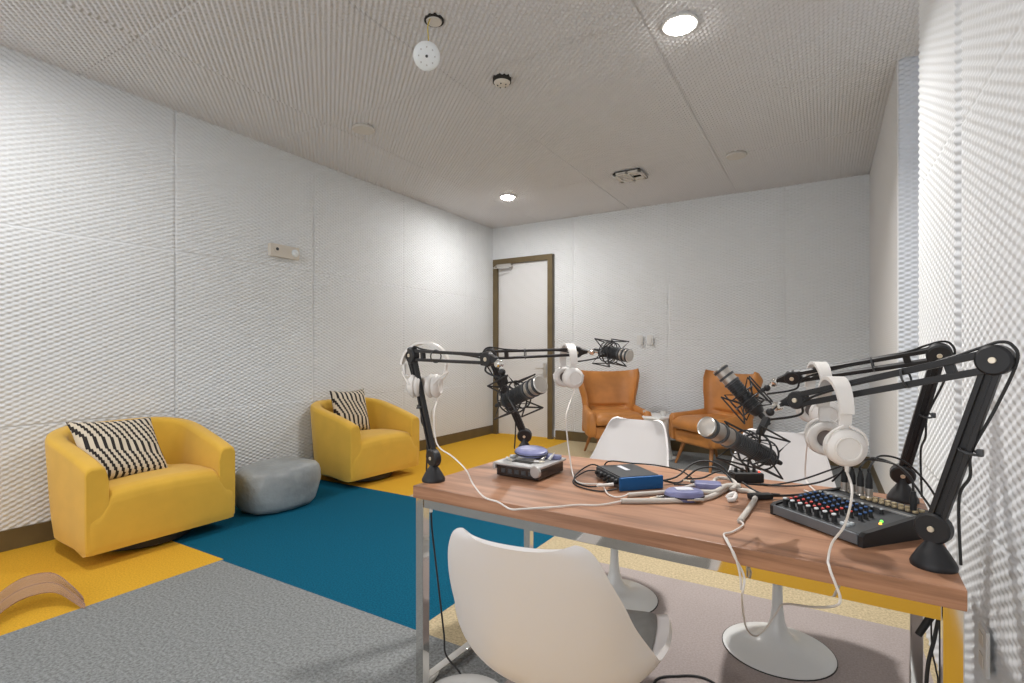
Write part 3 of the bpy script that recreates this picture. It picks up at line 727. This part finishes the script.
# ------------------------------------------------------------------ headphones
def headphones(label, top, lateral, drop=.155, tilt=0.0, cup_turn=0.0, cable=None, spread=.078, cupx=None):
    """top: underside of the band where it rests; lateral: direction from one cup to the other"""
    O = Vector(top); x = Vector(lateral).normalized(); 
    Mx = frame(O, x, (0,0,1)) @ Matrix.Rotation(tilt, 4, 'X')
    t = thing('headphones', label, 'headphones', top, 0, 'white studio headphones hung on the boom arms')
    g = lambda mb, name, m, par=t: onT(mb, name, m, par, top)
    bd = MB()
    def band(u, v):
        a = PI*(.02+.96*u); y = (-.5+v)*(.030+.010*math.sin(a)**2)
        return Mx @ V(-spread*math.cos(a)*1.0, y, -.075+.083*math.sin(a))
    bd.sheet(lambda u, v: band(u, v), 40, 4, -.009); g(bd, 'headband', M['hp'])
    for s in (-1, 1):
        cx = s*(cupx if cupx else spread-.008); cz = -drop
        co_ = cupx+.008 if cupx else spread
        yo = MB(); yo.sheet(lambda u, v: Mx @ V(s*(spread-.001-.002*u), (-.5+v)*.026, -.070-.035*u), 6, 2, .008*s)
        for q in (-1, 1): yo.tube([Mx @ V(s*(spread+.002), q*.006, -.098), Mx @ V(s*((spread+co_)/2+.005), q*.034, -.115), Mx @ V(s*(co_+.004), q*.044, cz+.008)], .0035, 6)
        g(yo, 'yoke', M['hp'])
        R0 = Mx @ Matrix.Translation((cx, 0, cz)) @ Matrix.Rotation(s*PI/2, 4, 'Y') @ Matrix.Rotation(cup_turn*s, 4, 'X')
        cup = MB(); cup.lathe([(.0001,-.002),(.036,-.002),(.043,.002),(.045,.010),(.041,.019),(.032,.024),(.030,.0255),(.0001,.0255)], R0, 40)
        cup.lathe([(.024,.0245),(.026,.0285),(.028,.0285),(.029,.0245)], R0, 40)
        co = g(cup, 'ear_cup', M['hp'])
        pd = MB(); pd.tube([R0 @ V(.033*math.cos(2*PI*i/28), .033*math.sin(2*PI*i/28), -.012) for i in range(28)], .0115, 10, smooth=False, closed=True); g(pd, 'ear_pad', M['hp_pad'], co)
        dv = MB(); dv.lathe([(.0001,-.004),(.028,-.004),(.028,-.001)], R0, 24); g(dv, 'driver_cloth', M['hp_grey'], co)
    if cable:
        st_ = Mx @ V(((cupx+.012 if cupx else spread+.004))*cable[0], 0, -drop-.044)
        cm = MB(); cm.cyl(Mx @ V(((cupx+.012 if cupx else spread+.004))*cable[0], 0, -drop-.036), st_+V(0,0,-.012), .0055, .004, 10)
        cm.tube([st_+V(0,0,-.012)]+[Vector(p) for p in cable[1]], .0028, 6, sub=8); g(cm, 'cord', M['cable_white'])
    return t
def onarm(E_, F_, k, dz): p = Vector(E_)+(Vector(F_)-Vector(E_))*k; return (p.x, p.y, p.z+dz)
def P2(x, y, z=TZ+.008):   # point of the desk top seen at a picture position
    v = (353-y)/521; d = (z-1.2)/v; return px(x, y, d)
headphones('white headphones largest and nearest, hanging over the front right boom arm', onarm(C_el, C_end, .765, .024), (.30,-.95,0), drop=.150,
    cable=(1, [px(852,492,1.13), px(845,524,1.14), px(832,543,1.17), P2(828,560,.738), px(829,566,1.140), px(831,573,1.125), px(835,583,1.115), px(840,598,1.11), px(835,606,1.13), px(812,607,1.3), px(784,604,1.5), px(777,612,1.55), px(765,629,1.6), px(755,636,1.6), px(746,627,1.5), px(742,600,1.24), px(744,577,1.235), px(734,556,1.245), px(730,546,1.258), P2(726,538,.737)]))
headphones('white headphones mostly hidden behind the nearest pair, on the back right boom arm', onarm(E_el, E_end, .80, .021), (.30,-.95,0), drop=.145,
    cable=(-1, [px(806,455,1.85), px(806,480,1.87), (-.02,1.985,.737), (-.06,2.02,.735)]))
headphones('white headphones hanging in front of the bronze door frame, on the back left boom arm', onarm(B_el, B_end, .90, .022), (.72,-.70,0), drop=.132, spread=.066,
    cable=(1, [px(566,415,2.08), px(567,435,2.08), px(569,452,2.06), P2(573,475,.736), P2(580,483,.736), P2(601,484,.738), (-.645,1.70,.745)]))
headphones('white headphones seen face on, hooked over the front left boom arm by its elbow', px(425,346,1.96), (.93,.36,0), drop=.150, cupx=.034, spread=.086,
    cable=(1, [px(434,415,1.90), px(437,444,1.88), px(453,457,1.84), px(466,470,1.80), px(473,484,1.78), P2(484,497,.736), P2(498,502,.735), P2(510,509,.735), P2(522,509,.735), P2(538,508,.735), P2(556,507,.735), P2(577,505,.735), P2(600,505,.735), P2(622,501,.738)]))

# ------------------------------------------------------------------ mixer
MXO = (.066,1.712,TZ); mrz = math.radians(-41)
mx = thing('audio_mixer', 'dark audio mixer with rows of coloured knobs on the right end of the desk', 'audio mixer', MXO, mrz)
w, dp = .272, .285
def mtop(y): return .032+.052*min(max((y+dp/2)/(dp*.62), 0), 1) if y < dp*.12 else .084
pr = [(-dp/2,.006),(-dp/2,.023),(-dp/2+.008,.029),(.035,.050),(.045,.051),(.055,.049),(.125,.053),(dp/2,.052),(dp/2,.006)]
b = MB(); b.loft([[(x, y, z) for y, z in pr] for x in (-w/2+.006, w/2-.006)]); b.build('chassis', M['mixer'], mx, flat=True)
for s in (-1, 1):
    b = MB(); pr2 = [(-dp/2-.003,.0),(-dp/2-.004,.026),(-dp/2+.008,.034),(.035,.055),(.06,.055),(.13,.057),(dp/2+.002,.055),(dp/2+.002,.0)]
    b.loft([[(s*w/2+o, y, z) for y, z in pr2] for o in (-.007,.007)]); b.build('side_cheek', M['rubber'], mx, flat=True)
MB().bar((-w/2+.006,-dp/2-.002,.017), (w/2-.006,-dp/2-.002,.017), .008, .026, r=.002).build('front_edge', M['mixer_edge'], mx)
MB().box((0,.044,.052), (w-.016,.008,.004), 0, Matrix.Identity(4)).build('divider_strip', M['silver'], mx)
MB().box((0,.062,.0505), (w-.016,.010,.003)).build('name_strip', M['mixer_edge'], mx)
def ztop(y): return .029+(y+dp/2-.008)*(.021/(.035+dp/2-.008))
cols = [-.112+.0262*i for i in range(8)]
rows = [(-.120,'k_white',.0085,.020),(-.098,'k_red',.0062,.015),(-.080,'k_red',.0062,.015),(-.062,'k_blue',.0062,.015),(-.044,'k_blue',.0062,.015),(-.026,'k_blue',.0062,.015),(-.008,'k_blue',.0062,.015),(.012,'k_white',.0055,.012)]
kn0 = {}
for i, x in enumerate(cols):
    for j, (y, kk, r, h) in enumerate(rows):
        if (i >= 6 and j in (1,2)) : continue
        if i == 7 and j in (0, 6): continue
        key = kk
        if i in (5,6) and kk == 'k_blue' and j == 3: key = 'k_red'
        kb = MB(); z = ztop(y); Mk = Matrix.Translation((x, y, z)) @ Matrix.Rotation(.19, 4, 'X')
        id_ = (j, key)
        if (r, h) not in kn0:
            kb.lathe([(.0001,-.002),(r,-.002),(r,.001),(r*.78,.003),(r*.70,h),(.0001,h)], None, 14); o = kb.build('knob', M['rubber'], mx); kn0[(r, h)] = o.data
        else:
            o = bpy.data.objects.new('knob', kn0[(r, h)]); C.objects.link(o); o.parent = mx
        o.location = (x, y, z); o.rotation_euler = (.125, 0, 0)
        if ('cap', r, key) not in kn0:
            c = MB().lathe([(.0001,h-.001),(r*.70,h-.001),(r*.66,h+.0025),(.0001,h+.003)], None, 12).build('knob_cap', M[key], o); kn0[('cap', r, key)] = c.data
        else:
            c = bpy.data.objects.new('knob_cap', kn0[('cap', r, key)]); C.objects.link(c); c.parent = o
for x in (.066,.080):
    for y in (-.118,-.104): MB().box((0,0,0), (.010,.009,.008), .002).build('push_button', M['k_white'], mx).location = (x, y, ztop(y)+.003)
l1 = MB().ball((.106,-.035,ztop(-.035)+.001), .004, 10).build('power_light', M['led_g'], mx); lb(l1, 'lit green indicator')
l2 = MB().ball((.114,-.050,ztop(-.05)+.001), .004, 10).build('power_light', M['led_o'], mx); lb(l2, 'lit orange indicator')
jk = None
for i in range(9):
    for j in range(2):
        x = -.04+.018*i; y = .088+.024*j
        if jk is None: o = MB().lathe([(.0035,0),(.0062,0),(.0070,.002),(.0062,.006),(.0035,.0065)], None, 14).build('jack_socket', M['gold'], mx); jk = o.data
        else: o = bpy.data.objects.new('jack_socket', jk); C.objects.link(o); o.parent = mx
        o.location = (x, y, .0515)
for i in range(4): MB().lathe([(.0001,0),(.0115,0),(.0125,.002),(.011,.004),(.0001,.004)], None, 20).build('socket_ring', M['steel'], mx).location = (-.118+.026*i,.112,.0525)
# xlr plugs in the mixer: things of their own
Mw = TR(MXO, mrz)
ends = [px(800,478,1.75), px(812,470,1.72), px(828,462,1.70), px(905,480,1.52)]
vias = [[px(845,470,1.66), px(820,482,1.74), px(790,486,1.80), px(760,484,1.85)],
        [px(858,460,1.62), px(830,470,1.70), px(800,480,1.80), px(770,489,1.84), px(745,485,1.86)],
        [px(873,458,1.58), px(900,468,1.55), px(925,500,1.50), px(938,520,1.46)],
        [px(880,456,1.56), px(905,462,1.53), px(930,488,1.50), px(946,520,1.44)]]
lab = ['black plug in the mixer, leftmost of the row of four', 'black plug in the mixer, second from the left of the row of four', 'black plug in the mixer, third from the left of the row of four', 'black plug in the mixer, rightmost of the row of four']
for i in range(4):
    p = Mw @ V(-.118+.026*i, .112, .0565)
    t = thing('cable_plug', lab[i], 'cable plug', p, 0, 'black plugs standing in the mixer')
    MB().lathe([(.0001,0),(.0095,0),(.0095,.022),(.0085,.024),(.0085,.025)], None, 20).build('ferrule', M['grille'], t)
    MB().lathe([(.0001,.022),(.0092,.022),(.0088,.045),(.0055,.062),(.0045,.068),(.0001,.07)], None, 20).build('boot', M['rubber'], t)
    pts = [V(0,0,.066), V(0,0,.080)]+[Vector(q)-p for q in vias[i]]
    for q in pts[2:]: q.z = max(q.z, TZ+.004-p.z)
    MB().tube(pts, .0030, 6, sub=8).build('cable', M['cable_black'], t)
p = Mw @ V(.098,.090,.0565)
t = thing('cable_plug', 'single black plug in the mixer beside the rear boom base', 'cable plug', p)
MB().lathe([(.0001,0),(.0075,0),(.0085,.03),(.006,.05),(.0001,.052)], None, 16).build('boot', M['rubber'], t)
MB().tube([V(0,0,.05), V(-.005,.01,.085), V(-.04,.05,.11), V(-.12,.10,.10), V(-.18,.16,.02)], .003, 6).build('cable', M['cable_black'], t)

# ------------------------------------------------------------------ left box with pouches
BXO = (-.985,1.78,TZ)
rzb = math.radians(-2)
t = thing('disc_player', 'silver topped black box with pouches on it, left end of the desk', 'audio box', BXO, rzb)
MB().box((0,0,.024), (.185,.20,.042), .004).build('case', M['smoke'], t)
MB().box((0,0,.049), (.205,.215,.010), .003).build('lid', M['silver'], t)
MB().disc((.085,-.106,.036), (0.15,1,0), .022, .014, 28).build('corner_lobe', M['silver'], t)
MB().box((-.100,-.100,.038), (.014,.014,.022), .004).build('corner_bracket', M['silver'], t)
MB().box((.0,-.055,.055), (.085,.030,.003), .001).build('slot', M['dark'], t)
for k in range(5): MB().box((0,0,0), (.018,.002,.016)).build('vent_slot', M['graphite'], t).location = (-.06+.03*k,-.1005,.024)
def pouch(loc, rx, ry, rz, h, label, tilt=(0,0), sticker=True):
    t = thing('round_pouch', label, 'pouch', loc, rz); t.rotation_euler = (tilt[0], tilt[1], rz)
    MB().lathe([(.0001,0),(.90,0),(.99,h*.25),(1.0,h*.5),(.97,h*.8),(.85,h),(.4,h*1.08),(.0001,h*1.1)], None, 36, rx, ry).build('shell', M['pouch'], t)
    MB().torus((0,0,0), (0,0,1), 1, .04, 36, 6).build('zip', M['rubber'], t)
    z = [c for c in bpy.data.objects if c.parent == t and c.name.startswith('zip')][-1]
    z.scale = (rx, ry, .06); z.location = (0,0,h*.4)
    if sticker: MB().box((0,0,h*1.11), (rx*.85, ry*.7, .002), .0005).build('label_patch', M['label'], t)
    return t
pouch((-.995,1.805,.800), .066,.052, .2, .022, 'violet round pouch lying on top of the left silver box', tilt=(.16,.02), sticker=False)
pouch((-.955,1.845,.782), .045,.035, .6, .014, 'flat violet pouch behind the first one on the silver box', tilt=(.08,.0), sticker=False)
bx = MB(); bx.box((0,0,.008), (.06,.035,.016), .004)
o = bx.build('card_sleeve', M['pouch'], None); o.location = (-.915,1.84,.784); o.rotation_euler = (0,.05,.3); tag(o, 'small flat violet case at the right rear of the silver box', 'case')
def plug(loc, rz, lab, L=.04, m='steel', tl=0):
    t = thing('audio_plug', lab, 'plug', loc, rz); t.rotation_euler = (0, tl, rz)
    MB().cyl((0,0,0),(L*.55,0,0), .006,.006, 12).build('barrel', M[m], t)
    MB().cyl((L*.55,0,0),(L,0,0), .003,.0025, 10).build('tip', M['brass'], t)
    return t
plug((-1.065,1.735,.790), -.6, 'bright metal plug at the left front of the silver box', m='base_white')
plug((-1.07,1.768,.791), .9, 'white plug lying behind the left front plug on the silver box', m='base_white')
plug((-.945,1.735,.790), .3, 'metal plug in front of the pouch on the silver box')
plug((-.91,1.79,.790), 1.3, 'metal plug leaning up right of the pouch on the silver box', m='base_white', tl=-.6)
plug((-.93,1.765,.790), 1.6, 'small metal plug close behind the leaning plug on the silver box', m='steel', tl=-.2)

# ------------------------------------------------------------------ blue interface
a = Vector((-.728,1.880)); bb = Vector((-.583,1.705)); cc_ = Vector((-.490,1.838))
ang = math.atan2(.150,.128)
t = thing('audio_interface', 'blue fronted audio interface with grey top in the middle of the desk', 'audio interface', (-.615,1.835,TZ), math.radians(46))
# local x along the blue side, local y toward the rear
Wb, Db = .165, .205
MB().box((0,0,.023), (Wb-.012,Db,.038), .003).build('case', M['graphite'], t)
lb(MB().box((0,-Db/2,.023), (Wb,.012,.046), .004).build('side_panel', M['blue'], t), 'bright blue end panel')
MB().box((0,0,.044), (Wb-.02,Db-.02,.004), .001).build('top_plate', M['graphite'], t)
MB().box((.0,.03,.0468), (.018,.075,.001)).build('top_mark', M['label'], t)
for y, z, r in ((-.075,.027,.009),(-.05,.027,.009),(-.02,.030,.006),(-.02,.014,.006),(.01,.030,.006),(.01,.014,.006),(.045,.024,.011),(.078,.024,.007)):
    MB().disc((0,0,0), (1,0,0), r, .014, 14).build('front_knob', M['rubber'], t).location = (-Wb/2-.001,y,z)
# white plug into its front
pp = thing('audio_plug', 'white sleeved plug in the front of the blue interface', 'plug', (-.622,1.708,.750), math.radians(46))
MB().cyl((-.06,0,0),(0,0,0), .0045,.006, 10).build('barrel', M['cable_white'], pp)

# ------------------------------------------------------------------ cables on the desk
def cable(name, label, pts, r, m, cat='cable', fold=True, sub=8, **k):
    c = Vector(pts[0]); mb = MB(); mb.tube([Vector(p)-c for p in pts], r, 8, sub=sub)
    o = mb.build(name, M[m], None, sharp=180); o.location = c; return tag(o, label, cat, **k)
Z = TZ+.004
cable('black_cable', 'black cable looping at the left side of the blue interface', [(-.70,1.87,.752),(-.76,1.86,.775),(-.80,1.80,.745),(-.77,1.73,Z),(-.70,1.70,Z),(-.63,1.72,.745)], .0028, 'cable_black')
cable('black_cable', 'thin black cable curling around the first loop left of the interface', [(-.68,1.83,.755),(-.75,1.80,.765),(-.79,1.75,Z),(-.73,1.675,Z),(-.65,1.66,Z),(-.60,1.69,.742)], .0026, 'cable_black')
cable('black_cable', 'black cable running over the grey top of the blue interface', [(-.72,1.86,.752),(-.71,1.90,.785),(-.62,1.92,.784),(-.53,1.93,.784),(-.45,1.98,.76),(-.40,1.93,Z),(-.46,1.88,Z)], .0026, 'cable_black')
cable('black_cable', 'black cable arching high behind the violet label pouch', [(-.50,1.86,.745),(-.46,1.93,.752),(-.42,2.00,.79),(-.37,2.03,.80),(-.32,2.02,.785),(-.28,2.00,.745),(-.25,1.96,Z)], .0034, 'cable_black')
cable('black_cable', 'second black cable arching just under the highest one', [(-.49,1.87,.745),(-.45,1.92,Z),(-.40,1.98,.775),(-.345,2.00,.785),(-.30,1.99,.765),(-.26,1.93,Z)], .0034, 'cable_black')
cable('black_cable', 'low black cable crossing behind the sleeved bundle', [(-.44,1.99,Z),(-.38,1.96,.75),(-.33,2.04,.765),(-.27,2.05,.75),(-.22,2.08,.745)], .003, 'cable_black')
cable('black_cable', 'black cable leading from the bundle toward the mixer', [(-.25,1.99,.745),(-.20,1.93,Z),(-.15,1.90,Z),(-.08,1.95,Z),(-.03,1.96,.75)], .0034, 'cable_black')
def P2(x, y, z=TZ+.008):   # desk point seen at a picture position
    v = (353-y)/521; d = (z-1.2)/v; return px(x, y, d)
cable('sleeved_cable', 'long grey sleeved cable end pointing left in front of the pouch', [P2(621,501), P2(650,501), P2(688,500), P2(710,497), P2(728,488), P2(738,486)], .0088, 'sleeve')
cable('sleeved_cable', 'grey sleeved cable running along the blue panel of the interface', [P2(628,495,.737), P2(640,494), P2(665,492), P2(684,488), P2(700,484), P2(715,482)], .0075, 'sleeve')
cable('sleeved_cable', 'bent grey sleeved cable leading to the front edge of the desk', [P2(724,488), P2(738,490), P2(751,492), P2(755,498), P2(748,510), P2(740,521)], .0085, 'sleeve')
cable('sleeved_cable', 'pale cable coiled at the middle of the bundle', [P2(735,490,.742), P2(722,486,.742), P2(714,482,.744), P2(718,478,.745), P2(729,479,.747), P2(736,484,.75), P2(732,489,.752)], .0065, 'sleeve')
cable('sleeved_cable', 'pale cable knot in front of the coil', [P2(727,498,.738), P2(730,495,.748), P2(735,494,.75), P2(734,499,.74), P2(728,500,.738)], .0075, 'cable_white')
cable('sleeved_cable', 'grey sleeved cable lying from the pouch to the coil', [P2(700,492,.742), P2(715,492,.745), P2(726,486,.75), P2(740,486,.75)], .009, 'sleeve')
cable('white_wire', 'thin white wire from the sleeved end over the front edge of the desk', [P2(740,521,.738), P2(743,525,.736), P2(732,532,.735), P2(724,534,.736), P2(727,542,.738), px(730,547,1.252), px(735,556,1.235), px(740,575,1.23), px(741,590,1.23)], .0026, 'cable_white')
cable('white_wire', 'thin white wire curling from the headphones to the interface plug', [P2(604,488,.738), P2(608,494,.735), P2(616,497,.735), P2(624,496,.738), P2(630,493,.742)], .0026, 'cable_white')
pouch(P2(684,499,.733), .062,.046, math.radians(30), .030, 'violet round pouch with a pale label in the middle of the desk')
o = MB().box((0,0,.012), (.085,.055,.024), .006).build('card_sleeve', M['pouch'], None); o.location = P2(708,489,.738); o.rotation_euler = (0,0,math.radians(15)); tag(o, 'flat violet case half under the sleeved cables right of the label pouch', 'case')
plug(P2(703,500,.742), math.radians(215), 'silver plug lying in front of the label pouch', .05)
plug(P2(699,499,.738), math.radians(235), 'second silver plug beside it in front of the label pouch', .05)
plug(P2(664,497,.738), math.radians(225), 'silver plug left of the label pouch', .05)
plug(P2(700,483,.745), math.radians(170), 'dark plug behind the label pouch', .06, 'graphite')
# small black headphone amp with knobs
t = thing('headphone_amplifier', 'small black box with four knobs and red light behind the cable bundle', 'headphone amplifier', P2(746,481,.731), math.radians(30))
MB().box((0,0,.017), (.105,.062,.034), .004).build('case', M['rubber'], t)
for k in range(4):
    MB().lathe([(.0001,0),(.0065,0),(.0058,.014),(.0001,.015)], Matrix.Translation((-.037+.022*k,.0,.034)), 12).build('knob', M['rubber'], t)
lb(MB().ball((.043,-.01,.036), .004, 10).build('power_light', M['led_r'], t), 'lit red indicator')
t = thing('power_brick', 'flat black adapter lying right of the cable bundle', 'adapter', P2(757,499,.731), math.radians(35))
MB().box((.01,0,.009), (.075,.030,.018), .005).build('case', M['rubber'], t); MB().cyl((.05,0,.012),(.075,0,.012), .006,.004, 10).build('strain_relief', M['rubber'], t)

# cables under and around the desk
def F3(x, y, d): return px(x, y, d)
cable('hanging_cable', 'thin black cable hanging inside the left desk leg down to the floor', [F3(431,510,2.05), F3(432,530,2.05), F3(436,565,2.04), F3(440,600,2.0), F3(444,635,1.97), F3(446,655,1.95), (-1.15,1.55,.006), (-1.2,1.48,.006)], .0035, 'cable_black')
MBo = MB().cyl((0,0,-.012),(0,0,.02), .006, .005, 10).build('cable_clip', M['cable_white'], None); MBo.location = F3(431,509,2.05); tag(MBo, 'small white clip holding the black cable under the left desk rail', 'cable clip')
cable('hanging_cable', 'thick black cable hanging beside the right desk legs, left one', [F3(938,620,1.30), F3(934,640,1.30), F3(928,665,1.30), F3(926,700,1.30), F3(926,790,1.30)], .0045, 'cable_black')
cable('hanging_cable', 'thick black cable hanging next to the front right desk leg, right one', [F3(941,618,1.28), F3(941,640,1.28), F3(941,690,1.28), F3(942,800,1.28)], .0045, 'cable_black')
cable('hanging_cable', 'thin black cable wavering between the two thick ones', [F3(931,618,1.32), F3(932,650,1.32), F3(936,670,1.32), F3(938,690,1.32), F3(936,780,1.32)], .002, 'cable_black')
o = MB().cyl((0,0,0),(.030,.012,.055), .008,.009, 12).build('cable_connector', M['rubber'], None); o.location = F3(918,635,1.34); tag(o, 'short black connector dangling under the right end of the desk', 'connector')
cable('floor_cable', 'black cable curving on the taupe carpet right of the near chair', [(-.62,1.62,.005),(-.50,1.70,.005), tuple(P2(655,681,.004)), tuple(P2(680,676,.004)), tuple(P2(700,677,.004)), tuple(P2(716,685,.004)), tuple(P2(722,700,.004))], .0045, 'cable_black')

# ------------------------------------------------------------------ light
def area(name, loc, size, power, rot=(0,0,0), color=(1,.96,.9), spread=180, shape='DISK', size_y=None):
    l = bpy.data.lights.new(name, 'AREA'); l.shape = shape; l.size = size; l.energy = power; l.color = color; l.spread = math.radians(spread)
    if size_y: l.size_y = size_y
    o = bpy.data.objects.new(name, l); C.objects.link(o); o.location = loc; o.rotation_euler = rot; return o
LC = (1,.975,.945)
for x, y, p, sp_ in ((-.70,3.0,41,138), (-3.22,5.26,27,180), (-3.2,.75,25,180), (-.75,.70,8,150)):  # last two are unseen lamps without fixtures, added as fill near the camera
    area('downlight_or_fill_lamp', (x, y, ZC-.066), .14, p, color=LC, spread=sp_)
w_ = bpy.data.worlds.new('open_side_fill'); bpy.context.scene.world = w_; w_.use_nodes = True  # even fill light added through the open side behind the camera
bg = w_.node_tree.nodes['Background']; bg.inputs[0].default_value = (.93,.96,1,1); bg.inputs[1].default_value = 1.75

# ------------------------------------------------------------------ camera
cam = bpy.data.cameras.new('camera'); cam.lens = 521/1024*36; cam.sensor_width = 36; cam.shift_y = 11.5/1024; cam.clip_start = .02
co = bpy.data.objects.new('camera', cam); C.objects.link(co); co.location = (0,0,1.2); co.rotation_euler = (PI/2, 0, math.atan2(313,521))
bpy.context.scene.camera = co
vs_ = bpy.context.scene.view_settings; vs_.view_transform = 'Standard'; vs_.look = 'None'; vs_.gamma = 1; vs_.use_curve_mapping = False; vs_.exposure = 0.06
